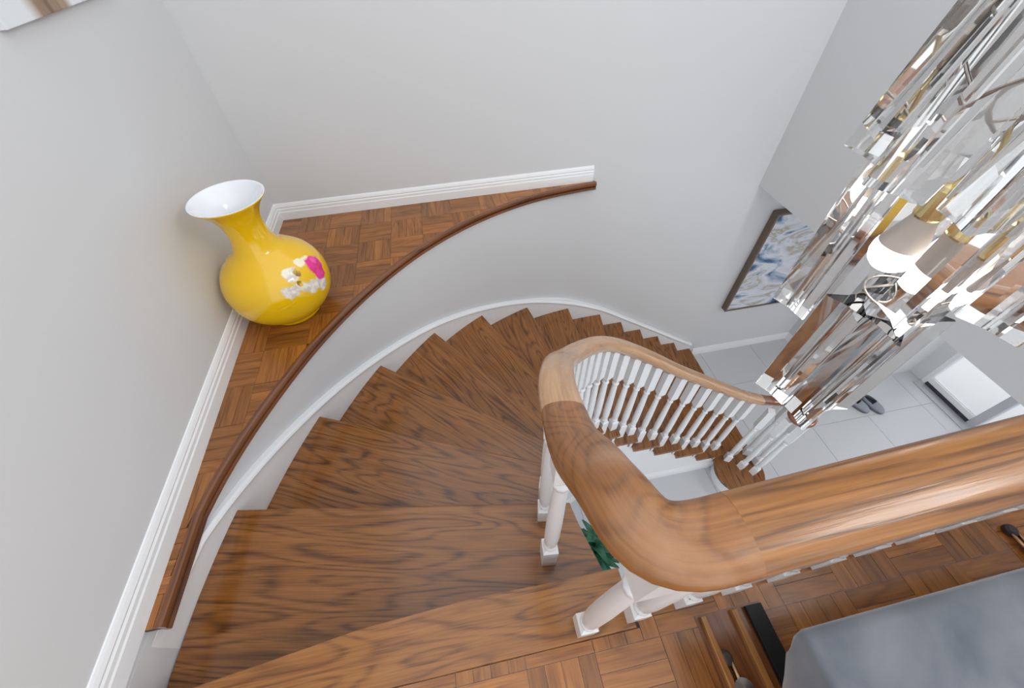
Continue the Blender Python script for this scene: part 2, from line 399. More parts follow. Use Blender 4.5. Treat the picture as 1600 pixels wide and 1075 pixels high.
def ledge_region(poly):
    poly = clip_poly(poly, (XL+.016, 0), (-1, 0)); 
    if len(poly) >= 3: poly = clip_poly(poly, (0, YB-.016), (0, 1))
    if len(poly) >= 3: poly = clip_poly(poly, (0, .30), (0, -1))
    if len(poly) >= 3: poly = clip_poly(poly, (1.04, 0), (1, 0))
    if len(poly) < 3: return []
    for _ in range(2):
        c = Vector((sum(p[0] for p in poly)/len(poly), sum(p[1] for p in poly)/len(poly)))
        i = min(range(len(edge_line)), key=lambda q: (edge_line[q]-c).length)
        a, e = edge_line[max(i-1, 0)], edge_line[min(i+1, len(edge_line)-1)]
        t = (e-a).normalized(); nrm = Vector((t.y, -t.x))      # points to the stair side
        p = edge_line[i]-nrm*.004
        poly = clip_poly(poly, p, nrm)
        if len(poly) < 3: return []
    return poly
lg = empty('display_ledge', (-.9, 1.8, ledge_z), 'curved corner ledge of oak parquet above the stair wall, carrying the yellow vase', 'ledge')
basket(lg, ledge_region, 'plank', ledge_z, ZU, XL, 1.05, .25, YB)
# sub floor of the ledge
pts = [(XL+.002, .30)]+[(p.x, p.y) for p in edge_line]+[(1.045, YB-.002), (XL+.002, YB-.002)]
bm = prism_bm(pts, -.001, .024); bmesh.ops.translate(bm, vec=(.9, -1.8, 0), verts=bm.verts)
build('base_board', bm, 'dark_recess', lg)
# rounded wooden edge
prof = [(.010, -.030), (.017, -.024), (.019, -.014), (.016, -.004), (.010, .002), (.004, .003), (-.004, .001), (-.004, -.030)]
bm = bmesh.new(); sweep(bm, prof, [Vector((p.x+.9, p.y-1.8, .032)) for p in edge_line])
build('edge_trim', bm, 'ledge_trim', lg, smooth=False)
bm = bmesh.new(); prof2 = [(.008, -.026), (.016, -.018), (.010, -.006), (.012, 0), (-.004, 0), (-.004, -.026)]
sweep(bm, prof2, [Vector((p.x+.9, p.y-1.8, .0)) for p in edge_line]); build('under_moulding', bm, 'ledge_trim', lg)

# ---------------------------------------------------------------- baseboards
BB = [(0, 0), (.017, 0), (.017, .052), (.014, .058), (.014, .072), (.010, .079), (.012, .086), (.008, .098), (.004, .106), (0, .108)]
def baseboard(name, path, z, k=1.0, mat='trim', flip=False):
    bm = bmesh.new()
    prof = [((-a if flip else a)*k, c*k) for a, c in BB]
    sweep(bm, prof, [Vector((p[0], p[1], z)) for p in path]); return struct(build(name, bm, mat))
baseboard('baseboard_left', [(XL, -.9), (XL, YB)], ZU)
baseboard('baseboard_back', [(XL, YB), (1.025, YB)], ZU)
baseboard('baseboard_foyer', [(2.60, YB), (3.87, YB), (3.87, 1.78)], 0)

# ---------------------------------------------------------------- staircase
stair = empty('staircase', (0.6, 1.6, 0), 'curved oak staircase winding down from the landing to the tiled hall', 'staircase')
OFF = Vector((-.6, -1.6, 0))
def sp(name, bm, mat, **kw):
    bmesh.ops.translate(bm, vec=OFF, verts=bm.verts); return build(name, bm, mat, stair, **kw)
def uv_frame(a, c):
    t = Vector((c[0]-a[0], c[1]-a[1])).normalized(); n = Vector((-t.y, t.x)); o = Vector((a[0], a[1]))+Vector((OFF.x, OFF.y))
    return lambda v: ((Vector((v.x, v.y))-o).dot(t), (Vector((v.x, v.y))-o).dot(n)+v.z*.5)
TH = .032
OT = [Vector((max(p.x, XL+.006), p.y)) for p in offset2(OC, .022)]      # the treads run into the skirt
def fwd(k):                          # direction of descent at nosing k
    a, c = Vector(INN[k]), Vector(OUT[k]); t = (c-a).normalized(); return Vector((t.y, -t.x)) if k > 0 else Vector((0, 1))
for k in range(1, 14):
    o_pts = [OT[i] for i in range(NS*k, NS*(k-1), -1)]+[OT[NS*(k-1)]]
    if k < 13:
        i_pts = [IC[i] for i in range(NS*(k-1), NS*k+1)]
    else:
        c0 = Vector((2.275, 1.035)); rad = .225
        i_pts = [Vector((2.11, 1.19))]+[c0+Vector((math.cos(a), math.sin(a)))*rad for a in [math.radians(150+i*(385-150)/20) for i in range(21)]]
    poly = [(p.x, p.y) for p in o_pts+i_pts]
    # tuck the back edge under the riser above
    poly2 = poly
    bm = prism_bm(poly2, zt(k)-TH, zt(k), bev=.007)
    sp('tread', bm, 'tread', uvf=uv_frame(INN[k] if k < 13 else (2.5, 1.2), OUT[k]))
for k in range(0, 14):
    a, c = (Vector(INN[k]), Vector(OUT[k])) if k < 13 else (Vector((2.5, 1.1)), Vector(OUT[13]))
    f = fwd(k) if k else Vector((-.05, 1)).normalized()
    t = (c-a).normalized(); f = Vector((t.y, -t.x))
    if f.dot(Vector(INN[min(k+1, 13)])+Vector(OUT[min(k+1, 13)])-Vector(INN[max(k-1, 0)])-Vector(OUT[max(k-1, 0)])) < 0: f = -f
    a2, c2 = a+t*.035-f*.028, c-t*.004-f*.028
    q = [a2, c2, c2-f*.018, a2-f*.018]
    bm = prism_bm([(p.x, p.y) for p in q], zt(k+1), zt(k)-TH)
    sp('riser', bm, 'riser', uvf=lambda v: (v.x+v.y, v.z))
# bullnose riser, white
c0 = Vector((2.275, 1.035))
arc = [c0+Vector((math.cos(a), math.sin(a)))*.19 for a in [math.radians(130+i*(395-130)/24) for i in range(25)]]
bm = bmesh.new(); sweep(bm, [(0, 0), (.012, 0), (.012, RIS-TH), (0, RIS-TH)], [Vector((p.x, p.y, 0)) for p in arc]); sp('bullnose_riser', bm, 'trim')
# white wall under the open side of the stair, stepping under each tread
wl = offset2(IC, .04)
for k in range(1, 13):
    seg = wl[NS*(k-1):NS*k+1]; seg2 = offset2(seg, .03)
    poly = [(p.x, p.y) for p in seg]+[(p.x, p.y) for p in seg2[::-1]]
    sp('stringer_panel', prism_bm(poly, 0, zt(k)-TH), 'trim')
# a thin moulded return under each tread end
for k in range(1, 13):
    seg = offset2(IC, .012)[NS*(k-1)+1:NS*k+1]; seg2 = offset2(IC, .041)[NS*(k-1)+1:NS*k+1]
    sp('tread_return', prism_bm([(p.x, p.y) for p in seg]+[(p.x, p.y) for p in seg2[::-1]], zt(k)-TH-.018, zt(k)-TH), 'riser', uvf=lambda v: (v.x+v.y, v.z))
bl = offset2(IC, .04)[NS*2:NS*12+4]
baseboard('baseboard_stair', [(p.x, p.y) for p in bl], 0)
# skirt board along the curved wall
_sa, _sb = offset2(OC, .004), offset2(OC, .029)
sk_in = [a.lerp(b, min(1, max(0, (1.25*NS-i)/(.95*NS)))**1.5) for i, (a, b) in enumerate(zip(_sa, _sb))]     # dies into the wall under the ledge
def sk_top(i):
    k = i/NS; return min(ZU-RIS*k+.075, ZU-.055)
bm = bmesh.new(); rows = []
for i, p in list(enumerate(sk_in))[2:]:
    a = wall_line[i]
    z = sk_top(i); zb = z-.36
    rows.append([bm.verts.new(v) for v in ((p.x, p.y, zb), (p.x, p.y, z-.03), (p.x+(a.x-p.x)*.0, p.y, z-.03), (p.x+(a.x-p.x)*.45, p.y+(a.y-p.y)*.45, z-.012), (p.x+(a.x-p.x)*.5, p.y+(a.y-p.y)*.5, z), (a.x, a.y, z), (a.x, a.y, zb))])
for a, c in zip(rows, rows[1:]):
    for j in range(7): bm.faces.new((a[j], a[(j+1) % 7], c[(j+1) % 7], c[j]))
bm.faces.new(rows[-1]); bm.faces.new(rows[0])
bmesh.ops.remove_doubles(bm, verts=bm.verts, dist=1e-5)
sp('skirt_board', bm, 'trim')
# raised cap bead of the skirt
bm = bmesh.new()
sweep(bm, [(.0, -.022), (.010, -.020), (.012, -.012), (.008, -.004), (.0, .004), (-.02, .004), (-.02, -.022)], [Vector((p.x, p.y, sk_top(i)-.002)) for i, p in list(enumerate(sk_in))[4:]])
sp('skirt_cap', bm, 'trim')

# ---------------------------------------------------------------- upper landing
def y_rail(x): return .066+.034*(x-.2)
uf = boxo('floor_upper', (XL, XR, -2.2, .03, ZU-.22, ZU-.008), 'trim'); struct(uf)
bm = prism_bm([(.335, .0301), (XR, .0301), (XR, y_rail(XR)+.014), (XR, y_rail(XR)+.045), (.345, y_rail(.3)+.045), (.335, .12)], ZU-.22, ZU-.0325); bmesh.ops.recalc_face_normals(bm, faces=bm.faces)
struct(build('floor_fascia', bm, 'trim'))
def landing_region(p):
    cx = sum(q[0] for q in p)/4
    if max(q[1] for q in p) < .029: return p
    if min(q[1] for q in p) < .029 and max(q[0] for q in p) > .335 and min(q[0] for q in p) < .335: return clip_poly(p, (0, .029), (0, 1))
    if cx > .338:
        p = clip_poly(p, (.336, 0), (-1, 0))
        return clip_poly(p, (.2, y_rail(.2)+.012), (-.034, 1)) if len(p) > 2 else p
    p = clip_poly(p, (0, .029), (0, 1)); return clip_poly(p, (.335, 0), (1, 0)) if len(p) > 2 else p
basket(uf, landing_region, 'plank', 0, ZU, -.55, 1.95, -.55, .13)
boxo('subfloor', (XL, -.585, -2.2, .03, ZU-.008, ZU), 'plank', uf, uvf=lambda v: (v.x, v.y))
boxo('subfloor', (1.95, XR, -2.2, .03, ZU-.008, ZU), 'plank', uf, uvf=lambda v: (v.x, v.y))
boxo('subfloor', (-.585, 1.95, -2.2, -.585, ZU-.008, ZU), 'plank', uf, uvf=lambda v: (v.x, v.y))
bm = prism_bm([(XL+.02, .03), (.335, .03), (.335, .188), (.1, .188), (-.123, .193), (-.465, .180), (XL+.02, .118)], ZU-TH, ZU+.001, bev=.006)
build('nosing_board', bm, 'nosing', uf, uvf=lambda v: (v.x, v.y))
bm = prism_bm([(.338, y_rail(.338)+.014), (XR-.01, y_rail(XR-.01)+.014), (XR-.01, y_rail(XR)+.06), (.338, y_rail(.3)+.06)], ZU-TH, ZU+.001, bev=.006)
build('nosing_board', bm, 'nosing', uf, uvf=lambda v: (v.x, v.y))

# ---------------------------------------------------------------- railing
rl = empty('stair_railing', (.3, .5, ZU), 'oak handrail on white turned balusters, sweeping from the landing to a scroll end', 'railing')
RO = Vector((-.3, -.5, -ZU))
land = [Vector((2.42, y_rail(2.42), -.45)), Vector((.245, y_rail(.245), -.45))]
turn = [Vector((.245, y_rail(.245), -.45)), Vector((.21, .066, -.45)), Vector((.178, .068, -.45)), Vector((.155, .079, -.45)), Vector((.142, .1, -.452)), Vector((.139, .125, -.458)),
        Vector((.138, .16, -.485)), Vector((.138, .2, -.525)), Vector((.139, .28, -.60)), Vector((.15, .36, -.655))]
low = [Vector(p) for p in ((.15, .36, -.655), (.165, .45, -.715), (.20, .56, -.80), (.25, .68, -.93), (.32, .80, -1.08), (.42, .93, -1.222), (.575, 1.075, -1.388),
       (.735, 1.173, -1.55), (.92, 1.222, -1.725), (1.1, 1.23, -1.877), (1.232, 1.23, -1.99), (1.471, 1.23, -2.172), (1.714, 1.23, -2.356), (1.95, 1.23, -2.53), (2.12, 1.23, -2.635))]
vol = [Vector((2.12, 1.23, -2.635)), Vector((2.22, 1.228, -2.68))]
vc = Vector((2.36, 1.075))
for i in range(0, 34):
    t = i/33; a = math.radians(92-t*345); r = .128-.088*t**1.15
    vol.append(Vector((vc.x+r*math.cos(a), vc.y+r*math.sin(a), -2.70+.012*t)))
PR = [(.020, -.052), (.026, -.040), (.034, -.034), (.041, -.022), (.0435, -.008), (.041, .004), (.034, .012), (.022, .0165), (.008, .0185),
      (-.008, .0185), (-.022, .0165), (-.034, .012), (-.041, .004), (-.0435, -.008), (-.041, -.022), (-.034, -.034), (-.026, -.040), (-.020, -.052)]
def resample(P, step, smooth):
    L_ = [0]
    for a, c in zip(P, P[1:]): L_.append(L_[-1]+(c-a).length)
    n = max(4, int(L_[-1]/step)); out = []; j = 0
    for i in range(n+1):
        s_ = L_[-1]*i/n
        while j < len(P)-2 and L_[j+1] < s_: j += 1
        out.append(P[j].lerp(P[j+1], (s_-L_[j])/max(1e-9, L_[j+1]-L_[j])))
    for _ in range(smooth):
        out = [out[0]]+[(out[i-1]+out[i]*2+out[i+1])/4 for i in range(1, n)]+[out[-1]]
    return out
def rail_piece(name, pts, mat, n=8, scl=None, label=None):
    P = cat_rom(pts, n) if len(pts) > 2 else [pts[0].lerp(pts[1], i/40) for i in range(41)]
    if len(pts) > 2: P = resample(P, .014 if name != 'volute' else .008, 30 if name == 'handrail' else 3)
    P = [p+Vector((0, 0, CZ))+RO for p in P]
    s = None
    if scl: s = [scl(i/(len(P)-1)) for i in range(len(P))]
    bm = bmesh.new(); sweep(bm, PR, P, scale=s)
    o = build(name, bm, mat, rl, smooth=True)
    return o
rail_piece('handrail', land, 'rail', 4)
tr = rail_piece('turn_fitting', turn, 'rail_turn', 6, lambda t: (1+.12*math.exp(-((t-.62)/.15)**2), 1))
rail_piece('handrail', low, 'rail_low', 8)
rail_piece('volute', vol, 'volute', 3, lambda t: (max(.56, 1-.48*t),)*2)

PATH = cat_rom(turn[5:], 6)[:-1]+cat_rom(low, 10)+[Vector(p) for p in ((2.2, 1.228, -2.67), (2.3, 1.22, -2.7), (2.42, 1.2, -2.70))]
ARC = [0]
for a, c in zip(PATH, PATH[1:]): ARC.append(ARC[-1]+(c.xy-a.xy).length)
def at_arc(s):
    for i in range(len(ARC)-1):
        if ARC[i+1] >= s:
            t = (s-ARC[i])/(ARC[i+1]-ARC[i]); return PATH[i].lerp(PATH[i+1], t), (PATH[i+1]-PATH[i])
    return PATH[-1].copy(), PATH[-1]-PATH[-2]
def baluster(x, y, zb, ztop, ang, hb, ht=.24):
    H = ztop-zb; s = .025; g = 1.25
    bm = bmesh.new()
    box(bm, -s, s, -s, s, 0, hb)
    box(bm, -s, s, -s, s, H-ht, H)
    nb = len(bm.faces)
    # chamfered shoulders of the square blocks
    for z0, z1, f in ((hb, hb+.014, 1), (H-ht, H-ht-.03, -1)):
        a = [bm.verts.new((p[0]*s, p[1]*s, z0)) for p in ((-1, -1), (1, -1), (1, 1), (-1, 1))]
        c = [bm.verts.new((p[0]*s*.62, p[1]*s*.62, z1)) for p in ((-1, -1), (1, -1), (1, 1), (-1, 1))]
        for i in range(4): bm.faces.new((a[i], a[(i+1) % 4], c[(i+1) % 4], c[i]))
    z0, z1 = hb+.008, H-ht-.014; h = z1-z0
    P = [(.0125, z0), (.0175, z0+.012), (.0185, z0+.018), (.0175, z0+.026), (.0135, z0+.032), (.0165, z0+.05), (.0185, z0+h*.22), (.0178, z0+h*.45), (.0155, z0+h*.7),
         (.0132, z0+h*.88), (.0128, z1-.05), (.0155, z1-.046), (.0175, z1-.040), (.0155, z1-.033), (.0125, z1-.028), (.0120, z1)]
    n0 = len(bm.faces); lathe(bm, [(q[0]*g, q[1]) for q in P], 12)
    bm.faces.ensure_lookup_table()
    for f in bm.faces[n0:]: f.smooth = True
    bmesh.ops.recalc_face_normals(bm, faces=bm.faces)
    me = bpy.data.meshes.new('baluster'); bm.to_mesh(me); bm.free()
    o = link('baluster', me, 'baluster', rl)
    o.location = (x+RO.x, y+RO.y, zb+RO.z); o.rotation_euler = (0, 0, ang)
    return o
# landing balusters
for x in [.182+.152*i for i in range(14)]:
    baluster(x, y_rail(x), ZU+.001, CZ-.45-.048, 0, .10, .13)
def nearest_arc(p):
    i = min(range(len(PATH)), key=lambda q: (PATH[q].xy-Vector(p[:2])).length); return ARC[i]
S = [nearest_arc(INN[k]) for k in range(0, 13)]; S[0] = nearest_arc((.15, .20))
zlow = {}
for k in range(1, 13):
    s0, s1 = S[k-1], S[k]
    for j, fr in enumerate((.30, .80)):
        p, t = at_arc(s0+(s1-s0)*fr)
        hb = .17 if j == 0 else .10
        if k == 1 and j == 0: pass
        baluster(p.x, p.y, zt(k), CZ+p.z-.046, math.atan2(t.y, t.x), hb, .25 if k > 3 else .13)
for a, r in ((150, .17), (105, .135), (60, .125), (0, .10), (-75, .085), (190, .06)):
    aa = math.radians(a)
    baluster(vc.x+r*math.cos(aa), vc.y+r*math.sin(aa), zt(13), CZ-2.735, aa, .10, .25)

# ---------------------------------------------------------------- vase
def vase_mat():
    m, nt, b = new_mat('yellow_porcelain'); N = nt.nodes; L = nt.links
    b.inputs['Roughness'].default_value = 0.12; b.inputs['Coat Weight'].default_value = 0.5; b.inputs['Coat Roughness'].default_value = 0.04
    tc = N.new('ShaderNodeTexCoord')
    nz = N.new('ShaderNodeTexNoise'); nz.inputs['Scale'].default_value = 26; nz.inputs['Detail'].default_value = 3
    L.new(tc.outputs['Object'], nz.inputs['Vector'])
    sb = N.new('ShaderNodeVectorMath'); sb.operation = 'SUBTRACT'; sb.inputs[1].default_value = (.5, .5, .5); L.new(nz.outputs['Color'], sb.inputs[0])
    ms = N.new('ShaderNodeVectorMath'); ms.operation = 'SCALE'; ms.inputs['Scale'].default_value = .035; L.new(sb.outputs[0], ms.inputs[0])
    ad = N.new('ShaderNodeVectorMath'); ad.operation = 'ADD'; L.new(tc.outputs['Object'], ad.inputs[0]); L.new(ms.outputs[0], ad.inputs[1])
    cur = None
    base = srgb(238, 190, 8)
    n2 = N.new('ShaderNodeTexNoise'); n2.inputs['Scale'].default_value = 34; n2.inputs['Detail'].default_value = 3; L.new(tc.outputs['Object'], n2.inputs['Vector'])
    last = None
    for cen, rad, c1, c2 in VASE_SPOTS:
        ds = N.new('ShaderNodeVectorMath'); ds.operation = 'DISTANCE'; ds.inputs[1].default_value = cen; L.new(ad.outputs[0], ds.inputs[0])
        mr = N.new('ShaderNodeMapRange'); mr.inputs[1].default_value = rad; mr.inputs[2].default_value = rad*.8; L.new(ds.outputs['Value'], mr.inputs[0])
        cm = N.new('ShaderNodeMix'); cm.data_type = 'RGBA'; cm.inputs[6].default_value = c1; cm.inputs[7].default_value = c2
        rm = N.new('ShaderNodeMapRange'); rm.inputs[1].default_value = .42; rm.inputs[2].default_value = .6; L.new(n2.outputs['Fac'], rm.inputs[0]); L.new(rm.outputs[0], cm.inputs[0])
        mx = N.new('ShaderNodeMix'); mx.data_type = 'RGBA'; L.new(mr.outputs[0], mx.inputs[0]); L.new(cm.outputs[2], mx.inputs[7])
        if last is None: mx.inputs[6].default_value = base
        else: L.new(last, mx.inputs[6])
        last = mx.outputs[2]
    L.new(last, b.inputs['Base Color']); return m
VX, VY = -.872, 1.635
def on_vase(px, py):
    """where a ray of the photograph meets the belly: used once to place the painted flowers"""
    dd = (r2*((px-800)/FPX)-u2*((py-537.5)/FPX)+fw).normalized()
    c = Vector((VX, VY, ZU+.2)); o_ = Vector((0, 0, CZ)); bq = (o_-c).dot(dd); cc = (o_-c).length_squared-.231**2
    D = bq*bq-cc
    p = o_+dd*(-bq-math.sqrt(max(D, 0)))
    return tuple(p-Vector((VX, VY, ZU)))
cream, white_, grey_, pink, pink2, brown_, yel = srgb(248, 240, 170), srgb(244, 236, 216), srgb(206, 196, 190), srgb(236, 40, 150), srgb(214, 16, 110), srgb(140, 100, 40), srgb(236, 190, 30)
VASE_SPOTS = []
for px, py, r, a, c in ((456, 428, .030, white_, grey_), (452, 458, .024, white_, grey_), (463, 452, .022, white_, grey_), (477, 447, .022, grey_, white_), (503, 440, .030, white_, grey_), (490, 447, .026, grey_, white_),
                        (465, 425, .018, brown_, yel), (470, 443, .014, brown_, yel), (470, 408, .024, cream, white_), (480, 403, .022, cream, white_),
                        (487, 372, .03, grey_, pink), (508, 405, .02, pink2, grey_), (494, 413, .041, pink, pink2), (500, 424, .028, pink, pink2), (490, 404, .018, srgb(246, 90, 170), pink)):
    VASE_SPOTS.append((on_vase(px, py), r*1.3, a, c))
MAT['vase'] = vase_mat()
MAT['vase_in'] = plain('white_porcelain', srgb(236, 238, 242), 0.12, coat=0.5)
vz = empty('vase', (VX, VY, ZU+.0005), 'large glossy yellow porcelain vase with pink rose painting on the corner ledge', 'vase')
VP = cat_rom([Vector((r, z, 0)) for r, z in ((.118, 0.0), (.128, .004), (.138, .03), (.190, .072), (.222, .125), (.233, .185), (.226, .245), (.198, .300), (.150, .345), (.104, .382), (.084, .425), (.077, .475), (.083, .525), (.104, .568), (.130, .598), (.1435, .612), (.1445, .617))], 4)
bm = bmesh.new(); lathe(bm, [(p.x, p.y) for p in VP], 64, cap0=True); build('body', bm, 'vase', vz, smooth=True)
VI = [(.1445, .6172), (.141, .6185), (.136, .614), (.124, .596), (.098, .564), (.077, .522), (.071, .475), (.078, .425), (.098, .384), (.14, .35), (.12, .31)]
bm = bmesh.new(); lathe(bm, VI, 64, cap1=True); build('lining', bm, 'vase_in', vz, smooth=True)

# ---------------------------------------------------------------- picture on the back wall
def paint_mat(name, stops, scale, stretch, dist=1.6, detail=6, seed=0):
    m, nt, b = new_mat(name); N = nt.nodes; L = nt.links
    tc = N.new('ShaderNodeTexCoord'); mp = N.new('ShaderNodeMapping'); mp.inputs['Scale'].default_value = stretch; mp.inputs['Rotation'].default_value = (0, .45, 0); mp.inputs['Location'].default_value = (seed, seed, seed)
    L.new(tc.outputs['Object'], mp.inputs[0])
    n = N.new('ShaderNodeTexNoise'); n.inputs['Scale'].default_value = scale; n.inputs['Detail'].default_value = detail; n.inputs['Distortion'].default_value = dist
    L.new(mp.outputs[0], n.inputs['Vector'])
    r = N.new('ShaderNodeValToRGB'); e = r.color_ramp.elements
    while len(e) < len(stops): e.new(.5)
    for q, (p, c) in zip(e, stops): q.position = p; q.color = c
    L.new(n.outputs['Fac'], r.inputs[0]); L.new(r.outputs[0], b.inputs['Base Color']); b.inputs['Roughness'].default_value = .5
    return m
MAT['abstract'] = paint_mat('abstract_painting', [(.28, srgb(30, 46, 84)), (.36, srgb(70, 104, 146)), (.42, srgb(176, 190, 208)), (.47, srgb(222, 225, 232)), (.53, srgb(206, 210, 218)), (.57, srgb(176, 168, 148)), (.60, srgb(214, 218, 224)), (.66, srgb(110, 140, 170)), (.74, srgb(44, 66, 104))], 2.3, (1.0, 1.0, 1.9), 1.0, 7, 3.1)
PX0, PX1, PZ0, PZ1 = 2.69, 3.62, CZ-3.03, CZ-1.87
pic = empty('framed_painting', (PX0, YB-.02, PZ0), 'blue and white abstract painting in a brown frame above the lower stairs', 'painting')
fd, ft = .05, .018
for b6 in ((0, ft, -fd, .018, 0, PZ1-PZ0), (PX1-PX0-ft, PX1-PX0, -fd, .018, 0, PZ1-PZ0), (ft, PX1-PX0-ft, -fd, .018, PZ1-PZ0-ft, PZ1-PZ0), (ft, PX1-PX0-ft, -fd, .018, 0, ft)):
    boxo('frame', b6, 'frame_wood', pic, .002)
for b6 in ((ft, ft+.006, -fd+.004, 0, ft, PZ1-PZ0-ft), (PX1-PX0-ft-.006, PX1-PX0-ft, -fd+.004, 0, ft, PZ1-PZ0-ft)):
    boxo('inner_edge', b6, 'gold_edge', pic)
boxo('canvas', (ft, PX1-PX0-ft, -fd+.010, 0, ft, PZ1-PZ0-ft), 'abstract', pic)
# unframed canvas on the left wall
def stripe_mat():
    m, nt, b = new_mat('birch_painting'); N = nt.nodes; L = nt.links
    tc = N.new('ShaderNodeTexCoord'); mp = N.new('ShaderNodeMapping'); mp.inputs['Scale'].default_value = (1, 6.5, .25); mp.inputs['Location'].default_value = (0, .0, 0)
    L.new(tc.outputs['Object'], mp.inputs[0])
    n = N.new('ShaderNodeTexNoise'); n.inputs['Scale'].default_value = 1.6; n.inputs['Detail'].default_value = 7; n.inputs['Distortion'].default_value = .3; L.new(mp.outputs[0], n.inputs['Vector'])
    sx = N.new('ShaderNodeSeparateXYZ'); L.new(tc.outputs['Object'], sx.inputs[0])
    # brown trunk between y .13 and .32 of the canvas, white elsewhere
    def rng(a, c_, flip=False):
        q = N.new('ShaderNodeMapRange'); q.inputs[1].default_value = a; q.inputs[2].default_value = c_
        L.new(sx.outputs['Y'], q.inputs[0]); return q.outputs[0]
    mu = N.new('ShaderNodeMath'); mu.operation = 'MULTIPLY'; L.new(rng(.12, .17), mu.inputs[0]); L.new(rng(.335, .30), mu.inputs[1])
    r1 = N.new('ShaderNodeValToRGB'); r1.color_ramp.elements[0].position = .35; r1.color_ramp.elements[0].color = srgb(70, 48, 36); r1.color_ramp.elements[1].position = .6; r1.color_ramp.elements[1].color = srgb(178, 152, 128)
    r2_ = N.new('ShaderNodeValToRGB'); r2_.color_ramp.elements[0].position = .30; r2_.color_ramp.elements[0].color = srgb(150, 146, 142); r2_.color_ramp.elements[1].position = .42; r2_.color_ramp.elements[1].color = srgb(226, 229, 231)
    L.new(n.outputs['Fac'], r1.inputs[0]); L.new(n.outputs['Fac'], r2_.inputs[0])
    mx = N.new('ShaderNodeMix'); mx.data_type = 'RGBA'; L.new(mu.outputs[0], mx.inputs[0]); L.new(r2_.outputs[0], mx.inputs[6]); L.new(r1.outputs[0], mx.inputs[7])
    L.new(mx.outputs[2], b.inputs['Base Color']); b.inputs['Roughness'].default_value = .6; return m
MAT['birch'] = stripe_mat()
cv = boxo('canvas_painting', (0, .02, 0, .62, 0, .95), 'birch', None, .002); cv.location = (XL+.003, 1.545, CZ-.222)
tag(cv, 'white canvas painting with brown tree trunk strokes high on the left wall', 'painting')

# ---------------------------------------------------------------- chandelier
th0 = math.atan2(.318, .646); AD = .775
AX, AY = AD*math.cos(th0), AD*math.sin(th0)
ch = empty('chandelier', (AX, AY, CZ), 'tiered chandelier of long clear crystal prisms hanging in the stairwell', 'chandelier')
def crystal_mesh(L_, R_=.039, r_=.0165):
    bm = bmesh.new(); sec = []
    for i in range(6):
        a = i*PI/3; q = R_ if i % 2 == 0 else r_
        if i % 2 == 0:
            # each lobe has a narrow flat edge
            for dq in (-.0022, .0022): sec.append((q*math.cos(a)-dq*math.sin(a), q*math.sin(a)+dq*math.cos(a)))
        else: sec.append((q*math.cos(a), q*math.sin(a)))
    n = len(sec)
    levels = [(1.0, 0), (1.0, L_)]
    rings = [[bm.verts.new((p[0]*k, p[1]*k, z)) for p in sec] for k, z in levels]
    for a, c in zip(rings, rings[1:]):
        for j in range(n): bm.faces.new((a[j], a[(j+1) % n], c[(j+1) % n], c[j]))
    bm.faces.new(rings[0][::-1]); bm.faces.new(rings[1])
    bmesh.ops.recalc_face_normals(bm, faces=bm.faces)
    me = bpy.data.meshes.new('prism'); bm.to_mesh(me); bm.free(); me.materials.append(MAT['crystal']); return me
bm = bmesh.new()
tube(bm, [(0, 0, .0), (0, 0, .012), (.004, 0, .020), (0, 0, .028), (-.004, 0, .020), (0, 0, .012)], .0013, 6)
bmesh.ops.recalc_face_normals(bm, faces=bm.faces); hook_me = bpy.data.meshes.new('hook'); bm.to_mesh(hook_me); bm.free(); hook_me.materials.append(MAT['steel'])
TIERS = [(.148, 10, -.262, .36, .0, .14), (.115, 8, -.485, .31, .2, 0), (.05, 4, -.755, .275, .5, 0)]
for R_, n, zb, Ln, ph, lean in TIERS:
    me = crystal_mesh(Ln)
    for i in range(n):
        if R_ == .115 and i == 7: continue                 # a prism is missing here and the bulbs show
        a = th0+PI+ph+2*PI*i/n
        dz = random.uniform(-.006, .006)
        if R_ == .115: dz += -.075*math.sin(a-th0)-.05*math.cos(a-th0)      # the middle tier winds down round the stem
        o = link('prism', me, None, ch); o.location = (R_*math.cos(a), R_*math.sin(a), zb+dz)
        o.rotation_euler = (Matrix.Rotation(a, 3, 'Z') @ Matrix.Rotation(-lean, 3, 'Y') @ Matrix.Rotation(random.uniform(-.12, .12), 3, 'Z')).to_euler()
        hk = link('hook', hook_me, None, o); hk.location = (0, 0, Ln-.004)
    bm = bmesh.new(); Rb_ = R_; R_ = R_-Ln*math.sin(lean); tube(bm, [(R_*math.cos(2*PI*q/40), R_*math.sin(2*PI*q/40), zb+Ln+.026-(.075*math.sin(2*PI*q/40-th0)+.05*math.cos(2*PI*q/40-th0) if Rb_ == .115 else 0)) for q in range(41)], .002, 8); build('ring', bm, 'steel', ch, smooth=True)
    bm = bmesh.new()
    for q in range(3):
        a = 2*PI*q/3+.4; tube(bm, [(R_*math.cos(a), R_*math.sin(a), zb+Ln+.026-(.075*math.sin(a-th0)+.05*math.cos(a-th0) if Rb_ == .115 else 0)), (0.004*math.cos(a), .004*math.sin(a), zb+Ln+.05)], .0022, 6)
    build('spoke', bm, 'steel', ch)
bm = bmesh.new(); lathe(bm, [(.006, -.5), (.006, 1.1)], 12, True, True); lathe(bm, [(.0, 1.08), (.07, 1.08), (.07, 1.11), (.0, 1.12)], 24); lathe(bm, [(.02, -.20), (.024, -.19), (.024, -.16), (.02, -.15)], 16, True, True)
build('stem', bm, 'steel', ch, smooth=False)
bulbs = []
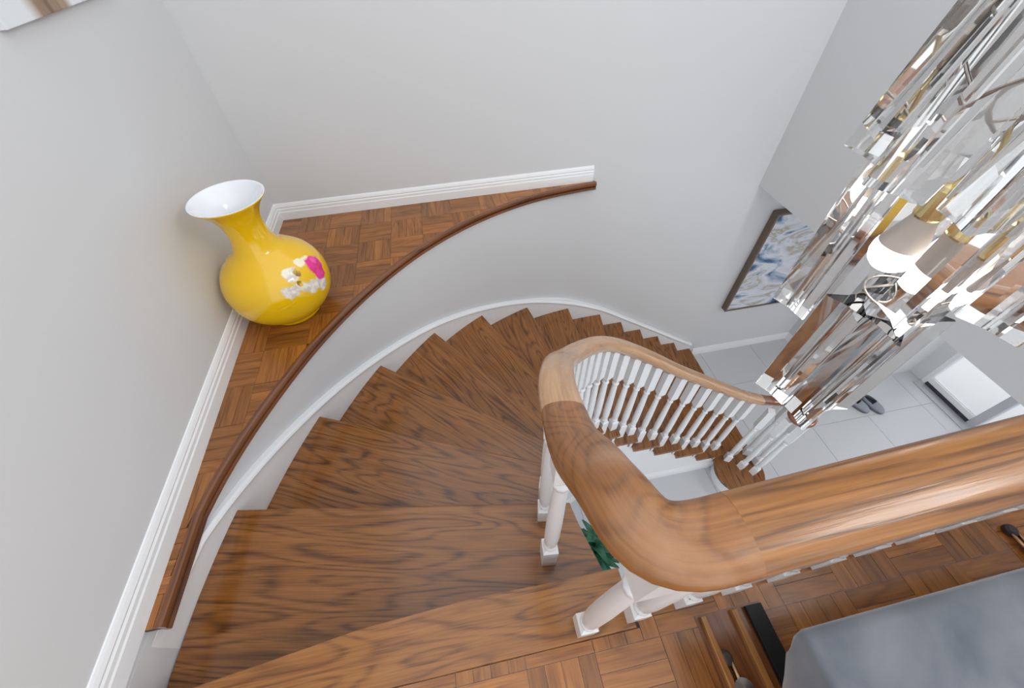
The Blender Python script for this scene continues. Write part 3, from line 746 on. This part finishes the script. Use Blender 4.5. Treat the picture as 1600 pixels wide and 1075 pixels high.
for i in range(3):
    a = th0+PI/2+2*PI*i/3+.25; x, y = .047*math.cos(a), .047*math.sin(a)
    bb = empty('bulb', (x, y, -.385)); bb.parent = ch
    bm = bmesh.new(); lathe(bm, [(.0001, -.034), (.010, -.0325), (.020, -.028), (.028, -.020), (.0325, -.008), (.033, .002), (.031, .012)], 28); build('globe', bm, 'bulb', bb, smooth=True)
    bm = bmesh.new(); lathe(bm, [(.031, .012), (.025, .03), (.018, .052), (.0155, .06)], 28); build('collar', bm, 'bulb_base', bb, smooth=True)
    bm = bmesh.new(); lathe(bm, [(.0165, .058), (.0185, .062), (.0185, .10), (.014, .105), (.003, .107)], 24, True, True); build('socket', bm, 'brass', bb, smooth=False)
    bm = bmesh.new(); tube(bm, [(0, 0, .105), (-x*.4, -y*.4, .16), (-x, -y, .20)], .004, 8); build('arm', bm, 'brass', bb)

# ---------------------------------------------------------------- grey velvet bench
bz = .45
bench = empty('upholstered_bench', (1.08, -.30, ZU), 'grey velvet bench with slim bronze legs beside the landing rail', 'bench')
sx0, sx1 = -.545, .66
prof_b = [(-.27, bz), (.235, bz), (.252, bz-.006), (.258, bz-.022), (.250, bz-.055), (.225, bz-.10), (.19, bz-.15), (.16, bz-.20), (.14, bz-.225), (-.27, bz-.225)]
bm = bmesh.new(); nx = 14; rows = []
for i in range(nx+1):
    x = sx0+(sx1-sx0)*i/nx
    rows.append([bm.verts.new((x, q[0]+.013*(x-sx0), q[1]+(.006*math.sin(PI*i/nx)+.002*math.sin(i*2.1) if q[1] > bz-.01 else 0))) for q in prof_b])
for a, c in zip(rows, rows[1:]):
    for j in range(len(prof_b)): bm.faces.new((a[j], a[(j+1) % len(prof_b)], c[(j+1) % len(prof_b)], c[j]))
e0 = bm.faces.new(rows[0]); e1 = bm.faces.new(rows[-1])
bmesh.ops.bevel(bm, geom=list(e0.edges)+list(e1.edges), offset=.014, segments=4, affect='EDGES', profile=.5)
seat = build('cushion', bm, 'velvet', bench, smooth=True)
bm = bmesh.new(); tube(bm, [(sx0+.012, .236, bz-.003), (sx0+.015, .1, bz-.001), (sx0+.015, -.1, bz-.001), (sx0+.012, -.255, bz-.002)], .0022, 8); build('seam', bm, 'seam', seat)
for lx, y1 in ((-.538, .222), (.52, .345)):
    for dx in (-.009, .009):
        bm = bmesh.new(); tube(bm, [(lx+dx, y1, .012), (lx+dx*1.1, y1-.06, .013), (lx+dx*1.3, y1-.25, .014), (lx+dx*1.3+.04, y1-.32, .05), (lx+.08+dx, y1-.36, bz-.20)], .0062, 10); lg_ = build('leg', bm, 'bronze', bench, smooth=True)
    bm = bmesh.new(); lathe(bm, [(.006, .001), (.0185, .001), (.0195, .006), (.018, .015), (.012, .021), (.006, .023)], 18, True, True, lx, y1); build('foot_cap', bm, 'rubber', lg_)
    bm = bmesh.new(); lathe(bm, [(.005, .020), (.026, .021), (.027, .024), (.004, .027)], 20, True, True, lx+.01, y1-.07); build('mount_plate', bm, 'steel', lg_)

# ---------------------------------------------------------------- slatted floor vent
vent = empty('floor_vent', (.60, -.12, ZU), 'slim oak slatted vent with a black metal bar on the landing floor', 'vent')
boxo('pan', (-.095, .11, -.22, .145, .0005, .003), 'ledge_trim', vent, uvf=lambda v: (v.y, v.x))
for x in (-.075, .02):
    boxo('slat', (x-.009, x+.009, -.21, .14, .003, .022), 'rail', vent, .002, uvf=lambda v: (v.y, v.x))
boxo('bar', (.055, .105, -.215, .14, .003, .020), 'black', vent, .003)

# ---------------------------------------------------------------- shoes by the door
def shoe(x, y, rot, mirror, label):
    e = empty('shoe', (x, y, .0005), label, 'shoe', 'pair of grey shoes by the door'); e.rotation_euler = (0, 0, rot)
    Ls = .24
    def wid(t): return (.046+.012*math.sin(PI*min(1, t*1.15)))*math.sqrt(max(.02, 1-abs(2*t-1)**5))
    def hgt(t): return .062-.018*t if t > .45 else .062
    n = 18
    out = []
    for i in range(n+1): out.append((wid(i/n), (i/n-.5)*Ls))
    poly = [(q[0], q[1]) for q in out]+[(-q[0], q[1]) for q in out[::-1][1:-1]]
    build('sole', prism_bm(poly, 0, .022, .003), 'sole', e)
    bm = bmesh.new(); rows = []
    na = 14
    for i in range(n+1):
        t = i/n; row = []
        for j in range(na+1):
            a = PI*j/na; wv = wid(t)*.95
            hz = hgt(t)*(math.sqrt(max(0.05, 1-max(0, (t-.55)/.45)**2.5)))*(math.sqrt(max(.2, 1-max(0, (.08-t)/.08)**2)))
            row.append(bm.verts.new((wv*math.cos(a)*(1 if abs(math.cos(a)) < .97 else 1), (t-.5)*Ls, .02+hz*math.sin(a)**.7)))
        rows.append(row)
    for i in range(n):
        t = (i+.5)/n
        for j in range(na):
            aj = PI*(j+.5)/na
            if .07 < t < .52 and math.sin(aj) > .62: continue
            bm.faces.new((rows[i][j], rows[i][j+1], rows[i+1][j+1], rows[i+1][j]))
    u = build('upper', bm, 'shoe', e, smooth=True)
    so = u.modifiers.new('thick', 'SOLIDIFY'); so.thickness = .006
    poly2 = [(p[0]*.86, p[1]*.92) for p in poly]
    build('insole', prism_bm(poly2, .022, .027), 'shoe_in', e)
shoe(4.02, 1.50, math.radians(200), 1, 'grey slip-on shoe nearer the staircase, toe towards the stairs')
shoe(4.17, 1.46, math.radians(196), -1, 'grey slip-on shoe nearer the front door, beside its mate')

# ---------------------------------------------------------------- plant on the ground floor under the bend of the rail
pl = empty('potted_plant', (.70, .62, 0), 'green leafy potted plant on the tiles below the rail bend', 'plant')
bm = bmesh.new(); lathe(bm, [(.075, .0005), (.10, .01), (.115, .18), (.12, .19), (.108, .19), (.10, .16)], 24, True); build('pot', bm, 'pot', pl, smooth=False)
bm = bmesh.new(); lathe(bm, [(.0005, .165), (.104, .165)], 24); build('soil', bm, 'soil', pl)
bm = bmesh.new(); vsq = []
for i in range(7):
    t = i/6; wv = .032*math.sin(PI*(t*.9+.05))**.8
    vsq.append([bm.verts.new((-wv, t*.24, .16*t-.20*t*t+.012)), bm.verts.new((0, t*.24, .16*t-.20*t*t)), bm.verts.new((wv, t*.24, .16*t-.20*t*t+.012))])
for a, c in zip(vsq, vsq[1:]):
    for j in range(2): bm.faces.new((a[j], a[j+1], c[j+1], c[j]))
bmesh.ops.recalc_face_normals(bm, faces=bm.faces); leaf_me = bpy.data.meshes.new('leaf'); bm.to_mesh(leaf_me); bm.free(); leaf_me.materials.append(MAT['leaf'])
leaf_me.polygons.foreach_set('use_smooth', [True]*len(leaf_me.polygons))
for i in range(42):
    o = link('leaf', leaf_me, None, pl); a = i*2.4; lev = i/42
    o.location = (.03*math.cos(a), .03*math.sin(a), .17+.22*lev); o.rotation_euler = (.25+.8*lev+random.uniform(-.15, .15), random.uniform(-.2, .2), a); s = random.uniform(.75, 1.05); o.scale = (s, s, s)
